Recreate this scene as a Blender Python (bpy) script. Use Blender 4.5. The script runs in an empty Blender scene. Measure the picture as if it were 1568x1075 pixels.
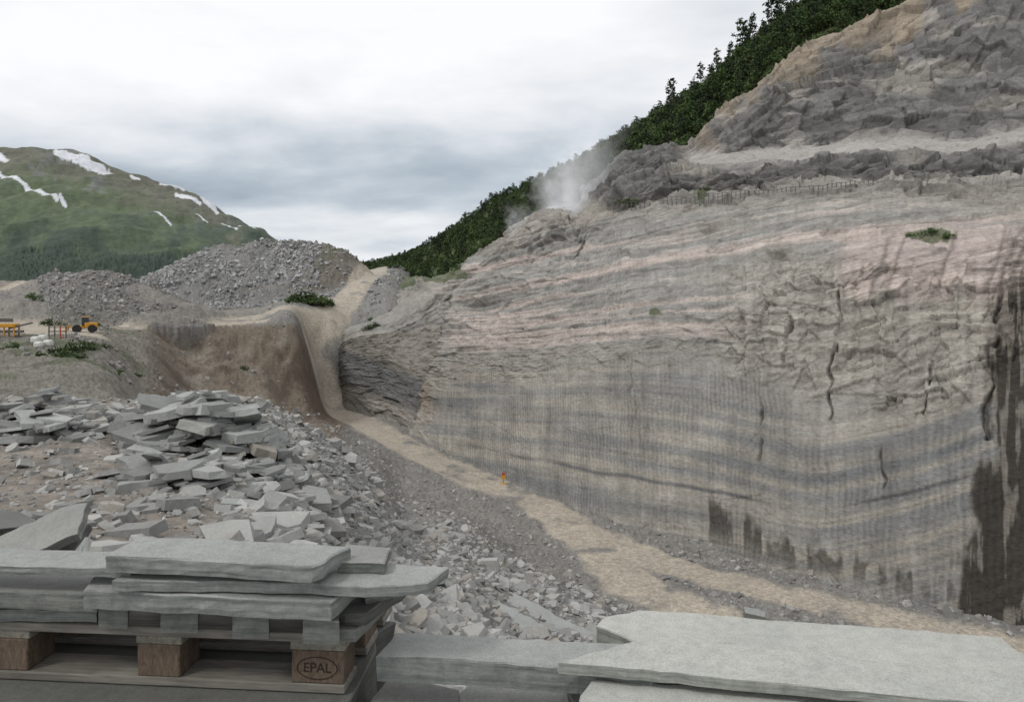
import bpy, math, random
import numpy as np
from mathutils import Vector, Matrix, Euler
random.seed(7); rng=np.random.default_rng(7)
F=1060.0; CX=784.0; HY=470.0; EYE=1.9   # unprojecting image pixels by assumed depth: focal length, centre column, horizon row; eye height

# ------------------------------------------------------------------ noise
def _h(ix,iy,iz,seed):
    h=(ix*73856093)^(iy*19349663)^(iz*83492791)^(seed*26544357)
    h&=0xffffffff; h=((h^(h>>13))*1274126177)&0xffffffff; h^=h>>16
    h=(h*40503)&0xffffffff; h^=h>>11
    return (h&0xffffff)/float(0xffffff)
def vn(x,y=0,z=0,seed=0):
    x,y,z=np.broadcast_arrays(np.asarray(x,float),np.asarray(y,float),np.asarray(z,float))
    fx,fy,fz=np.floor(x),np.floor(y),np.floor(z)
    ix,iy,iz=fx.astype(np.int64),fy.astype(np.int64),fz.astype(np.int64)
    tx,ty,tz=x-fx,y-fy,z-fz
    tx=tx*tx*(3-2*tx);ty=ty*ty*(3-2*ty);tz=tz*tz*(3-2*tz)
    flat=(not np.any(tz))
    r=0
    for a in (0,1):
        wa=tx if a else 1-tx
        for b in (0,1):
            wb=ty if b else 1-ty
            for c in ((0,) if flat else (0,1)):
                wc=tz if c else 1-tz
                r=r+wa*wb*wc*_h(ix+a,iy+b,iz+c,seed)
    return r*2-1
def fbm(x,y,z,o=4,seed=0,g=0.5):
    r=0;a=1;s=0; cz=np.ndim(z)==0
    for i in range(o):
        r=r+a*vn(x,y,z,seed+i*17); s+=a; a*=g
        x=np.asarray(x)*2.03+5.1;y=np.asarray(y)*2.03+1.7
        z=(z if cz else np.asarray(z)*2.03+9.3)
    return r/s
def worley(x,y,seed=0):
    fx,fy=np.floor(x),np.floor(y); ix,iy=fx.astype(np.int64),fy.astype(np.int64)
    d1=np.full(x.shape,9.);d2=d1.copy();idr=np.zeros(x.shape);ox=np.zeros(x.shape);oy=np.zeros(x.shape)
    for a in (-1,0,1):
        for b in (-1,0,1):
            px=ix+a+_h(ix+a,iy+b,0,seed); py=iy+b+_h(ix+a,iy+b,1,seed)
            d=np.hypot(x-px,y-py); hid=_h(ix+a,iy+b,2,seed)
            m=d<d1
            d2=np.where(m,d1,np.minimum(d2,d))
            ox=np.where(m,x-px,ox);oy=np.where(m,y-py,oy);idr=np.where(m,hid,idr)
            d1=np.where(m,d,d1)
    return d1,d2,idr,ox,oy
def facet(x,y,seed=0):
    d1,d2,i,ox,oy=worley(x,y,seed)
    g1=np.modf(i*97.13)[0]-.5; g2=np.modf(i*57.77)[0]-.5
    return (i-.5)+1.6*(g1*ox+g2*oy), d2-d1, i
def sst(a,b,x):
    t=np.clip((x-a)/(b-a),0,1); return t*t*(3-2*t)
def lerp3(A,B,t): return A*(1-t[...,None])+np.asarray(B)*t[...,None]

# ------------------------------------------------------------------ mesh helpers
def link(o,parent=None):
    bpy.context.scene.collection.objects.link(o)
    if parent: o.parent=parent
    return o
def np_mesh(name,V,Fc,mat=None,col=None,uv=None,smooth=True,attrs=None,parent=None):
    me=bpy.data.meshes.new(name); V=np.asarray(V,np.float32).reshape(-1,3); Fc=np.asarray(Fc,np.int32)
    k=Fc.shape[1]; n=len(Fc)
    me.vertices.add(len(V)); me.vertices.foreach_set('co',V.ravel())
    me.loops.add(n*k); me.loops.foreach_set('vertex_index',Fc.ravel())
    me.polygons.add(n); me.polygons.foreach_set('loop_start',np.arange(0,n*k,k,dtype=np.int32))
    me.polygons.foreach_set('loop_total',np.full(n,k,np.int32))
    me.polygons.foreach_set('use_smooth',np.full(n,smooth))
    me.update(calc_edges=True)
    if col is not None:
        a=me.color_attributes.new('Col','FLOAT_COLOR','POINT')
        c=np.ones((len(V),4),np.float32); c[:,:3]=np.clip(np.asarray(col).reshape(-1,3),0,1); a.data.foreach_set('color',c.ravel())
    if attrs:
        for kx,vv in attrs.items():
            a=me.attributes.new(kx,'FLOAT','POINT'); a.data.foreach_set('value',np.asarray(vv,np.float32).ravel())
    if mat: me.materials.append(mat)
    return link(bpy.data.objects.new(name,me),parent)
def grid_faces(nr,nc,flip=False):
    i=np.arange(nr*nc).reshape(nr,nc)
    f=np.stack([i[:-1,:-1],i[:-1,1:],i[1:,1:],i[1:,:-1]],-1).reshape(-1,4)
    return f[:,::-1] if flip else f
def cr_axis(A,t,axis,k=.7):
    A=np.moveaxis(np.asarray(A,float),axis,0); n=A.shape[0]
    i=np.clip(np.floor(t).astype(int),0,n-2); f=(t-i).reshape((-1,)+(1,)*(A.ndim-1))
    p1=A[i];p2=A[i+1];p0=A[np.maximum(i-1,0)];p3=A[np.minimum(i+2,n-1)]
    m1=(p2-p0)*.5*k; m2=(p3-p1)*.5*k
    r=(2*f**3-3*f**2+1)*p1+(f**3-2*f**2+f)*m1+(-2*f**3+3*f**2)*p2+(f**3-f**2)*m2
    return np.moveaxis(r,0,axis)
def lin_axis(A,t,axis):
    A=np.moveaxis(np.asarray(A,float),axis,0); n=A.shape[0]
    i=np.clip(np.floor(t).astype(int),0,n-2); f=(t-i).reshape((-1,)+(1,)*(A.ndim-1))
    return np.moveaxis(A[i]*(1-f)+A[i+1]*f,0,axis)
def world(u,v,Y): return np.stack([(u-CX)/F*Y, Y, (HY-v)/F*Y+EYE],-1)

# ------------------------------------------------------------------ materials
def newmat(name):
    m=bpy.data.materials.new(name); m.use_nodes=True; nt=m.node_tree; b=nt.nodes['Principled BSDF']
    b.inputs['Roughness'].default_value=.9; b.inputs['Specular IOR Level'].default_value=.25
    return m,nt,b
def N(nt,t,**k):
    n=nt.nodes.new(t)
    for a,b in k.items(): setattr(n,a,b)
    return n
def noise(nt,scale,detail=5,rough=.6,vec=None):
    n=N(nt,'ShaderNodeTexNoise'); n.inputs['Scale'].default_value=scale; n.inputs['Detail'].default_value=detail; n.inputs['Roughness'].default_value=rough
    if vec is not None: nt.links.new(vec,n.inputs['Vector'])
    return n
def ramp(nt,fac,stops):
    r=N(nt,'ShaderNodeValToRGB'); e=r.color_ramp.elements
    while len(e)<len(stops): e.new(.5)
    for el,(p,c) in zip(e,stops):
        el.position=p; el.color=(c[0],c[1],c[2],1) if hasattr(c,'__len__') else (c,c,c,1)
    nt.links.new(fac,r.inputs[0]); return r
def mix(nt,kind,fac,a,b):
    m=N(nt,'ShaderNodeMix',data_type='RGBA',blend_type=kind)
    if isinstance(fac,(int,float)): m.inputs[0].default_value=fac
    else: nt.links.new(fac,m.inputs[0])
    for s,i in ((a,6),(b,7)):
        if isinstance(s,tuple): m.inputs[i].default_value=(*s[:3],1)
        else: nt.links.new(s,m.inputs[i])
    return m.outputs[2]
def bump(nt,b,h,strength,dist,prev=None):
    bn=N(nt,'ShaderNodeBump'); bn.inputs['Strength'].default_value=strength; bn.inputs['Distance'].default_value=dist
    nt.links.new(h,bn.inputs['Height'])
    if prev: nt.links.new(prev.outputs[0],bn.inputs['Normal'])
    nt.links.new(bn.outputs[0],b.inputs['Normal']); return bn
def vcol_mat(name,scales,contrast=.35,bumps=(),gravel=None,rough=.9):
    m,nt,b=newmat(name); b.inputs['Roughness'].default_value=rough
    tc=N(nt,'ShaderNodeTexCoord').outputs['Object']
    a=N(nt,'ShaderNodeVertexColor',layer_name='Col').outputs[0]
    for s in scales:
        n=noise(nt,s,6,.65,tc)
        r2=ramp(nt,n.outputs[0],[(.3,1-contrast),(.7,1.0)])
        a=mix(nt,'MULTIPLY',1.0,a,r2.outputs[0])
    prev=None
    if gravel:
        for gs,gd in gravel:
            v=N(nt,'ShaderNodeTexVoronoi'); v.inputs['Scale'].default_value=gs; nt.links.new(tc,v.inputs['Vector'])
            sep=N(nt,'ShaderNodeSeparateColor'); nt.links.new(v.outputs['Color'],sep.inputs[0])
            r=ramp(nt,sep.outputs[0],[(0,.68),(1,1.0)])
            a=mix(nt,'MULTIPLY',1.0,a,r.outputs[0])
            prev=bump(nt,b,sep.outputs[0],.6,gd,prev)
    for s,d in bumps:
        n=noise(nt,s,8,.65,tc); prev=bump(nt,b,n.outputs[0],.8,d,prev)
    nt.links.new(a,b.inputs['Base Color'])
    return m,nt,b

mat_ground,_,_=vcol_mat('quarry_gravel',[.25,1.7],.2,bumps=[(1.2,.2),(9,.04)],gravel=[(9,.03),(2.4,.06)])
mat_wall,ntw,bw=vcol_mat('rock_face',[.35,1.8],.24,bumps=[(.9,.3),(3.5,.16)])
at=N(ntw,'ShaderNodeAttribute',attribute_name='arc'); sw=N(ntw,'ShaderNodeAttribute',attribute_name='sawn')
tcw=N(ntw,'ShaderNodeTexCoord').outputs['Object']
nz=noise(ntw,.25,3,.6,tcw); nzm=noise(ntw,.12,3,.6,tcw)
def Mn(nt,op,a,b=None,c=None):
    n=N(nt,'ShaderNodeMath',operation=op)
    for i,x in enumerate((a,b,c)):
        if x is None: continue
        if isinstance(x,(int,float)): n.inputs[i].default_value=x
        else: nt.links.new(x,n.inputs[i])
    return n.outputs[0]
ph=Mn(ntw,'MULTIPLY_ADD',nz.outputs[0],1.6,at.outputs['Fac'])
si=Mn(ntw,'SINE',Mn(ntw,'MULTIPLY',ph,2*math.pi/.78))
gm=Mn(ntw,'MULTIPLY',ramp(ntw,nzm.outputs[0],[(.38,.1),(.6,1)]).outputs[0],sw.outputs['Fac'])
gr=Mn(ntw,'MULTIPLY',si,gm)
prevn=bw.inputs['Normal'].links[0].from_node
bump(ntw,bw,gr,.9,.065,prevn)
csrc=bw.inputs['Base Color'].links[0].from_socket
rr=ramp(ntw,Mn(ntw,'MULTIPLY_ADD',gr,.5,.5),[(0,.80),(.5,1.0)])
c2=mix(ntw,'MULTIPLY',1.0,csrc,rr.outputs[0])
mpw=N(ntw,'ShaderNodeMapping'); mpw.inputs['Scale'].default_value=(.5,.5,3.2); ntw.links.new(tcw,mpw.inputs[0])
nf=noise(ntw,2.2,5,.7,mpw.outputs[0]); c2=mix(ntw,'MULTIPLY',1.0,c2,ramp(ntw,nf.outputs[0],[(.34,.74),(.56,1.04)]).outputs[0])
ntw.links.new(c2,bw.inputs['Base Color'])

mat_stone,_,_=vcol_mat('slate_rubble',[3,20],.2,bumps=[(12,.02)],rough=.75)
mat_mtn,_,_=vcol_mat('mountain_slope',[.006,.05],.30,bumps=[(.01,20),(.06,6)])
mat_hill,_,_=vcol_mat('hillside_grass',[.2,1],.4,bumps=[(.4,1)])

# ------------------------------------------------------------------ ground
T={
-700:[(1.5,-1.9),(5,-2.0),(10,-2.2),(18,-2.3),(23,-3.3),(35,-7.2),(60,-7.3),(95,-4.3),(150,-3.8),(200,9),(240,9),(400,-10)],
0:[(1.5,-1.9),(5,-2.0),(10,-2.25),(18,-2.35),(23,-3.3),(35,-7.2),(60,-7.3),(95,-4.4),(150,-3.4),(200,7.5),(240,7.5),(400,-10)],
90:[(1.5,-1.9),(5,-2.0),(10,-2.25),(18,-2.35),(23,-3.3),(35,-7.2),(60,-7.5),(95,-4.4),(150,-3.6),(200,7),(240,6),(400,-10)],
150:[(1.5,-1.9),(5,-2.0),(10,-2.25),(18,-2.35),(23,-3.3),(35,-8),(60,-8.2),(95,-5.6),(130,-4),(150,-3.8),(240,-3),(400,-10)],
220:[(1.5,-1.9),(5,-2.0),(10,-2.3),(18,-2.4),(23,-3.2),(35,-9),(60,-11),(100,-11),(135,-6),(150,-3.9),(240,-3.3),(400,-8)],
300:[(1.5,-1.9),(5,-2.05),(10,-2.35),(18,-2.45),(24,-3.4),(40,-12),(80,-17),(128,-16.5),(152,-9),(163,-3.9),(200,-3.2),(240,-2.6),(400,-8)],
400:[(1.5,-1.9),(5,-2.1),(10,-2.5),(18,-2.75),(24,-3.35),(30,-5),(50,-14),(80,-19),(138,-18.5),(160,-12),(172,-3.9),(195,-2.4),(240,.8),(400,0)],
450:[(1.5,-1.9),(5,-2.2),(10,-2.7),(18,-3.3),(26,-4.2),(40,-8.5),(80,-20),(148,-22),(167,-13),(176,-3.9),(205,-.6),(262,5.5),(300,10),(400,12)],
500:[(1.5,-1.9),(5,-2.4),(10,-3.0),(18,-4),(30,-5.8),(60,-11.5),(120,-22),(180,-27.5),(198,-27.5),(206,-20),(214,-7),(221,-3.2),(235,2),(262,6),(300,10),(340,16),(400,18)],
560:[(1.5,-1.9),(5,-2.7),(10,-3.6),(18,-5.1),(30,-7.4),(60,-14),(120,-26),(160,-30),(192,-29.5),(215,-20),(228,-5),(240,1),(255,8),(275,12),(300,14),(340,18),(400,20)],
620:[(1.5,-1.9),(3,-2.2),(5,-2.9),(8,-3.7),(12,-4.8),(20,-6.8),(35,-11),(80,-23.5),(118,-31),(155,-31.5),(175,-31),(215,-25),(232,-5),(262,5),(300,11),(340,17),(400,22)],
700:[(1.5,-1.9),(3,-2.2),(6,-3.2),(9,-4.2),(14,-5.6),(22,-7.8),(40,-12.8),(80,-24.5),(112,-33),(143,-33),(400,-34)],
800:[(1.5,-1.9),(3,-2.3),(6,-3.4),(9,-4.6),(14,-6.4),(22,-9),(40,-15),(75,-29),(93,-34),(400,-34)],
900:[(1.5,-1.9),(3,-2.4),(6,-3.5),(10,-5.2),(16,-7.6),(25,-11),(45,-18.5),(70,-29),(80,-34),(400,-34)],
1000:[(1.5,-1.9),(3,-2.4),(6,-3.6),(10,-5.3),(16,-8),(25,-12),(45,-22),(70,-34),(400,-34)],
1150:[(1.5,-1.9),(3,-2.4),(6,-3.7),(10,-5.5),(25,-13),(45,-24),(64,-34),(400,-34)],
2300:[(1.5,-1.9),(3,-2.4),(6,-3.7),(10,-5.5),(25,-13),(45,-25),(58,-34),(400,-34)],
}
US=np.array(sorted(T)); YG=np.concatenate([np.exp(np.linspace(math.log(1.2),math.log(420),940)),np.exp(np.linspace(math.log(440),math.log(12000),30))])
UG=np.concatenate([np.linspace(-700,-60,60)[:-1],np.linspace(-60,1250,740),np.linspace(1250,2300,80)[1:]])
prof=[]
for u in US:
    p=T[u]+[(900,-38),(3000,-45),(12000,-60)]
    prof.append(np.interp(np.log(YG),np.log([a for a,_ in p]),[b for _,b in p]))
prof=np.array(prof)
k=np.exp(-.5*(np.arange(-6,7)/2.6)**2);k/=k.sum()
prof=np.array([np.convolve(np.pad(r,6,mode='edge'),k,'valid') for r in prof])
Z=cr_axis(prof,np.interp(UG,US,np.arange(len(US))),0).T
UU,YY=np.meshgrid(UG,YG); XX=(UU-CX)/F*YY
def segdist(X,Y,P):
    d=np.full(X.shape,1e9)
    for (ax,ay),(bx,by) in zip(P[:-1],P[1:]):
        vx,vy=bx-ax,by-ay; t=np.clip(((X-ax)*vx+(Y-ay)*vy)/(vx*vx+vy*vy+1e-9),0,1)
        d=np.minimum(d,np.hypot(X-ax-t*vx,Y-ay-t*vy))
    return d
uy=lambda L:[((u-CX)/F*y,y) for u,y in L]
wob=fbm(XX*.06,YY*.06,0,3,3)*5
def heap(seg,top,sl): 
    d=np.sqrt(segdist(XX,YY,seg)**2+9)-3
    h=top-sl*(d+wob)+fbm(XX*.15,YY*.15,2,4,8)*1.4
    return h-12*np.maximum(0,-4.2-h)          # heaps stop at the rim, they do not spill into the pit
H1=heap([(-121,290),(-100,288),(-80,290)],26.3,.60)
H2=heap([(-112,172),(-100,169)],8.4,.44)
H4=heap(uy([(630,290),(605,300)]),11.5,.45)
Z0=Z.copy(); Z=np.maximum(np.maximum(Z,H1),np.maximum(H2,H4))
hm=sst(0,2,H1-Z0); hm2=sst(0,1.5,H2-Z0)
roads_pit=[(uy([(486,203),(515,192),(555,177),(615,157),(700,139),(771,129)]),5.2),(uy([(771,129),(850,114.5),(900,105),(1000,93),(1100,86.5),(1200,82),(1400,74),(1568,68.5),(1900,60.5)]),3.0),
           (uy([(830,119),(900,101),(960,86.5),(1050,78),(1140,73),(1250,68)]),3.5)]
roads_up=[(uy([(250,168),(370,184),(450,205),(500,220)]),5.2),(uy([(500,220),(525,237),(545,255),(562,275),(574,300),(578,340)]),5.0),(uy([(70,205),(40,190),(12,172),(12,148),(60,122),(100,110)]),5.5),(uy([(60,118),(-60,110),(-300,100)]),6),
          (uy([(180,140),(300,167),(400,177)]),2.2)]
rm=np.zeros(XX.shape)
for P,w in roads_pit+roads_up:
    d=segdist(XX,YY,P)+fbm(XX*.3,YY*.3,5,3,4)*.9; rm=np.maximum(rm,sst(w*1.25,w*.85,d))
amp=np.interp(np.log(YY),np.log([2,6,20,60,200,420,2000]),[.02,.06,.18,.45,.8,1.,6])*(1-.9*rm)
fine=fbm(XX*3.1,YY*3.1,0,3,21)
Z=Z+amp*fbm(XX*.35,YY*.35,1,5,11)+ (1-rm)*np.interp(np.log(YY),np.log([2,10,100,300]),[.015,.05,.25,.3])*fine*np.where(YY<400,1,0)
fx,_,_=facet(XX*.7,YY*.7,5); Z=Z+hm*fx*.8+hm2*fx*.4
holl=sst(45,80,YY)*sst(180,260,UU)*sst(540,505,UU)*sst(-3.7,-5.2,Z0)
hz=holl*sst(128,145,YY)*sst(-3.9,-7,Z0)*sst(505,480,UU)
Z=Z+hz*(fbm(XX*.16+YY*.02,YY*.06,0,4,35)*1.4-np.abs(fbm(XX*.22,YY*.03,0,3,36))*2)
C=np.zeros(XX.shape+(3,))+np.array([.36,.32,.275])
scree=np.clip(sst(250,480,UU+fbm(XX*.2,YY*.2,0,3,2)*120),0,1)
C=lerp3(C,[.335,.325,.30],scree)
C=lerp3(C,[.34,.325,.30],sst(45,90,YY)*sst(430,520,UU))
C=lerp3(C,[.25,.20,.15],holl*.95)
C=lerp3(C,[.31,.275,.225],holl*sst(-.1,.5,fbm(XX*.3,YY*.12,Z0*.3,4,31)))
C=lerp3(C,[.14,.105,.075],holl*.6*sst(.1,.5,fbm(XX*.2,YY*.2,Z0*.15,4,33)))
C=lerp3(C,[.15,.105,.07],np.exp(-((UU-478)/50)**2)*sst(-5,-12,Z0)*sst(140,170,YY)*sst(230,200,YY)*.8*(1-rm))
lt=sst(30,50,YY)*sst(260,180,UU)*sst(160,120,YY); C=lerp3(C,[.29,.27,.23],lt)
C=lerp3(C,[.35,.34,.32],sst(170,230,YY)*sst(440,480,UU))
C=lerp3(C,[.30,.295,.285],hm*sst(-60,-95,XX)); C=lerp3(C,[.235,.205,.17],hm*sst(-88,-70,XX)*.9)
C=lerp3(C,[.27,.26,.245],hm2*.85)
g=sst(.12,.3,fbm(XX*.12,YY*.12,0,4,77)); grass=g*(lt*.6+ .7*sst(280,310,YY)*sst(540,600,UU)+.5*hm*sst(-85,-70,XX))
C=lerp3(C,[.085,.12,.04],np.clip(grass,0,1)*(1-rm))
C=lerp3(C,[.06,.085,.035],sst(380,450,YY))
C=lerp3(C,[.64,.565,.46],rm*.95*sst(-.1,.4,.6+fbm(XX*.25,YY*.25,1,3,4))*(1-hm2*.8))
C*= (1+(.16*(1-.6*rm))*fbm(XX*.8,YY*.8,0,4,90)+.10*fbm(XX*.08,YY*.25,0,3,91))[...,None]
Vg=np.stack([XX,YY,Z+EYE],-1)
np_mesh('quarry_ground',Vg,grid_faces(*XX.shape),mat_ground,C)
def gz(U,Y):
    j=np.clip(np.interp(U,UG,np.arange(len(UG))),0,len(UG)-1.001); i=np.clip(np.interp(Y,YG,np.arange(len(YG))),0,len(YG)-1.001)
    i0=i.astype(int);j0=j.astype(int);fi=i-i0;fj=j-j0
    return (Z[i0,j0]*(1-fi)*(1-fj)+Z[i0+1,j0]*fi*(1-fj)+Z[i0,j0+1]*(1-fi)*fj+Z[i0+1,j0+1]*fi*fj)+EYE
def gzx(x,y): return float(gz(np.array([x/y*F+CX]),np.array([y]))[0])

# ------------------------------------------------------------------ quarry wall
W=[(500,[(650,215),(620,220),(605,222),(585,225),(560,232),(540,240),(500,255),(470,290),(440,350)]),
(516,[(650,193),(612,196),(580,199),(550,202),(524,206),(508,220),(488,245),(458,290),(428,350)]),
(540,[(660,187),(622,191),(585,195),(548,199),(512,204),(500,218),(482,243),(455,290),(426,345)]),
(590,[(680,176),(638,180),(590,186),(545,192),(500,200),(487,214),(468,238),(440,285),(425,335)]),
(640,[(700,164),(660,168),(610,178),(560,186),(480,202),(462,214),(445,232),(430,255),(425,300)]),
(670,[(715,158),(680,160),(620,168),(560,175),(455,190),(443,202),(437,225),(428,245),(425,290)]),
(740,[(760,136),(722,143),(645,150),(565,157),(430,174),(398,182),(388,193),(383,210),(393,245)]),
(790,[(780,127),(738,133),(652,140),(555,149),(420,165),(362,173),(356,180),(354,188),(370,225)]),
(822,[(792,121),(752,127),(660,134),(552,143),(415,160),(338,167),(333,174),(332,182),(352,220)]),
(862,[(808,116),(770,121),(668,128),(545,137),(410,155),(330,164),(326,172),(325,180),(345,215)]),
(880,[(815,114),(778,118),(670,125),(540,135),(420,152),(362,161),(345,172),(328,185),(335,215)]),
(900,[(825,111),(785,115),(675,122),(535,131),(385,153),(330,165),(316,175),(298,190),(310,220)]),
(960,[(840,105),(803,108),(675,115),(522,124),(322,152),(300,158),(265,172),(240,186),(255,220)]),
(1060,[(870,98),(830,100),(680,107),(505,116),(315,143),(272,155),(250,170),(228,190),(245,225)]),
(1130,[(890,92),(852,94.5),(680,101),(480,111),(309,137),(268,150),(238,166),(155,192),(170,225)]),
(1200,[(915,87),(878,89),(680,95),(450,107),(302,131),(262,145),(228,161),(92,190),(110,225)]),
(1300,[(940,82),(903,83.5),(670,90),(420,102),(293,124),(256,138),(216,153),(45,186),(70,220)]),
(1400,[(962,77.5),(928,79),(660,86),(400,98),(288,118),(248,132),(206,148),(5,182),(40,215)]),
(1568,[(1000,72),(962,74),(650,81),(380,91),(290,110),(240,124),(190,141),(-75,176),(-30,210)]),
(1750,[(1045,67),(1000,69),(660,75),(350,85),(285,104),(230,118),(180,135),(-140,170),(-90,205)]),
(1950,[(1090,62),(1045,63.5),(670,69),(330,79),(275,98),(220,112),(170,128),(-190,165),(-140,200)])]
W2=[]
for u,L in W:
    a,b=L[4],L[5]; c=(a[0]*.8+b[0]*.2,a[1]*.3+b[1]*.7)
    d_,e_=L[6],L[7]; m_=(d_[0]*.45+e_[0]*.55,d_[1]*.62+e_[1]*.38)
    W2.append((u,L[:5]+[c]+L[5:7]+[m_]+L[7:]))
CT=np.array([[(u,v,math.log(y)) for v,y in L] for u,L in W2])
cu=CT[:,0,0]
ucol=np.concatenate([np.linspace(500,1600,770),np.linspace(1600,1950,50)[1:]])
ts=np.interp(ucol,cu,np.arange(len(cu)))
cnt=[12,150,160,130,16,44,50,95,90,16]
tt=np.concatenate([i+np.arange(c)/c for i,c in enumerate(cnt)]+[[len(cnt)]])
G=lin_axis(CT,ts,0)
kk=np.exp(-.5*(np.arange(-20,21)/5.)**2);kk/=kk.sum()
Gp=np.pad(G,((20,20),(0,0),(0,0)),mode='reflect',reflect_type='odd'); G=sum(kk[i]*Gp[i:i+G.shape[0]] for i in range(41))
G=cr_axis(G,tt,1,.40)
G=np.swapaxes(G,0,1); WU,WV,WY=G[...,0],G[...,1],np.exp(G[...,2])
P=world(WU,WV,WY)
ds=np.gradient(P,axis=1); dt=np.gradient(P,axis=0)
nn=np.cross(ds,dt); nn/=np.linalg.norm(nn,axis=-1,keepdims=True)+1e-9
if nn[300,300,1]>0: nn=-nn
for ax in (0,1):
    for _ in range(4):
        nn=(np.roll(nn,3,ax)+nn*2+np.roll(nn,-3,ax))/4
nn/=np.linalg.norm(nn,axis=-1,keepdims=True)+1e-9
arc=np.cumsum(np.linalg.norm(ds,axis=-1)[150:151,:],axis=1)+0*WU
bt=np.cumsum(np.linalg.norm(dt,axis=-1)[:,400:401],axis=0)+0*WU
px,py,pz=P[...,0],P[...,1],P[...,2]
ip=lambda L:np.interp(WU,[a for a,_ in L],[b for _,b in L])
sawtop0=ip([(484,620),(560,560),(650,575),(720,560),(780,565),(1060,525),(1100,550),(1180,575),(1300,600),(1400,620),(1500,590),(1568,550)])
sawtop=sawtop0+fbm(WU/40,WV/60,0,3,2)*22
sawn=sst(-25,35,WV-sawtop)*sst(640,670,WU)
kq=np.exp(-.5*(np.arange(-60,61)/26.)**2);kq/=kq.sum()
def smcurve(L):
    c=np.interp(ucol,[a for a,_ in L],[b for _,b in L]); c=np.convolve(np.pad(c,60,mode='reflect',reflect_type='odd'),kq,'valid'); return c[None,:]+0*WU
L1=smcurve([(484,600),(560,620),(650,665),(820,705),(1000,737),(1100,752),(1240,785),(1400,755),(1568,700),(1900,600)])
S2=smcurve([(484,60),(640,95),(700,95),(800,76),(950,36),(1100,5),(1200,-18),(1400,-40),(1568,-52),(1900,-70)])
LM=smcurve([(484,700),(650,600),(1000,560),(1200,560),(1568,560),(1900,560)])
lw=sst(-220,140,WV-LM)
B=WV-(L1-750)*lw-S2*(1-lw)+fbm(WU/260,WV/300,0,2,5)*10+fbm(WU/45,WV/45,0,3,6)*1.2
pinkz=sst(0,-35,WV-sawtop)*sst(20,60,WV-ip([(484,440),(740,350),(860,300),(940,290),(1350,262),(1568,290)]))*sst(640,680,WU)
block=sst(1060,1150,WU+fbm(WU/60,WV/60,4,3,9)*60)*sst(375,430,WV+fbm(WU/50,WV/50,1,3,9)*40)*(1-sawn)
upper=sst(12,-6,WV-ip([(484,300),(900,300),(940,318),(1330,290),(1568,292)]))
bl=ip([(900,252),(1050,245),(1200,239),(1400,221),(1480,228),(1568,205),(1900,175)])
bench=np.exp(-((WV-bl)/11)**2)*sst(1030,1080,WU); bench=np.clip(bench*1.6,0,1)
butt=sst(9,-9,WU-(692-(WV-440)*.32)+5*fbm(WV/20,0,0,3,2))*sst(425,470,WV)      # buttress beyond the corner
f1,e1,i1=facet(arc/3.4+bt*.08+fbm(WU/60,WV/60,0,2,1),bt/1.9-arc*.05,3)
f2,e2,i2=facet(arc/1.4+bt*.2,bt/.7-arc*.05,13)
f3,e3,i3=facet(arc/8.0+bt*.05,bt/5.5-arc*.04,23)
f4,e4,i4=facet(arc/2.2,bt/6.5,33)
fb,eb,ib=facet(arc/9.+.2*fbm(WU/40,WV/40,0,2,71),B/20,43)      # slabby blocks following the bedding
fb2,eb2,ib2=facet(arc/3.2,B/9,53)
st1=vn(B/13,arc/30,0,41); st2=vn(B/5.5,arc/16,0,42); st3=vn(B/2.4,arc/9,0,43)
def saw(h,s=.86): 
    f=h-np.floor(h); return np.where(f<s,f/s,(1-f)/(1-s))-.5
hB=-(B/19+fbm(WU/90,WV/90,3,3,4)*.12)
lg=saw(hB)*(.25+.75*sst(-.2,.4,vn(np.floor(hB)*7.3,arc/16,0,45)))
hb2=-(B/7+fbm(WU/70,WV/70,6,3,4)*.12); lg2=saw(hb2)*(.3+.7*sst(-.2,.4,vn(np.floor(hb2)*5.3,arc/9,0,48)))
low=fbm(px*.045,py*.045,pz*.045,3,51)
D=low*(1.0+2.2*upper*(1-bench)+.6*block)
D+= sawn*(.10*f3+.06*f1+.05*st2+.08*vn(arc/1.1,bt/15,0,60)+.25*fbm(arc*.12,bt*.12,0,3,63))
D+= pinkz*(1-block)*(.6*lg+.22*lg2+.65*fb+.30*fb2+.06*f2+.2*fbm(px*.3,py*.3,pz*.3,4,65))
D+= block*(1.0*f3+.9*f4+.5*f1+.22*f2+.5*fb2+.5*lg)
knob=np.exp(-((WU-840)/60)**2-((WV-370)/50)**2); D+=knob*(2.0*f3+1.0*f1+.9)
hu_=bt/6.2+arc*.015+fbm(px*.05,py*.05,pz*.05,3,46)*.9
hu2=bt/2.1-arc*.03+fbm(px*.1,py*.1,pz*.1,3,47)*.9
D+= upper*(1-.9*bench)*(1.7*f3+1.5*f1+.62*f2+1.3*saw(hu_)+.6*saw(hu2)+.9*fbm(px*.25,py*.25,pz*.25,4,52))
rest=np.clip(1-sawn-pinkz-upper,0,1)*(1-block); D+=rest*(.15*lg+.9*f3+.55*f1+.3*f2)
cr=[(1272,430,640,2.0,1.3),(1155,615,705,1.8,1.0),(1352,690,745,1.8,.8),(1198,430,560,1.8,1.0),(965,560,640,1.2,.3),(1505,450,700,4,1.2),(1420,560,640,1.6,.8),(768,545,600,1.2,.4)]
crm=np.zeros(WU.shape)
for u,v0,v1,w,dp in cr:
    c=np.exp(-((WU-u-14*fbm(WV/35,u,0,3,70)-.1*(v1-WV))/(w*(1+.7*vn(WV/13,u,0,71))))**2)*sst(v0-12,v0+12,WV)*sst(v1+12,v1-12,WV)*sst(-.5,.1,vn(WV/20,u*3.3,0,74)); D-=c*dp; crm=np.maximum(crm,c)
D-=2.2*np.exp(-((WU-735)/34)**2-((WV-470)/12)**2)
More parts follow.
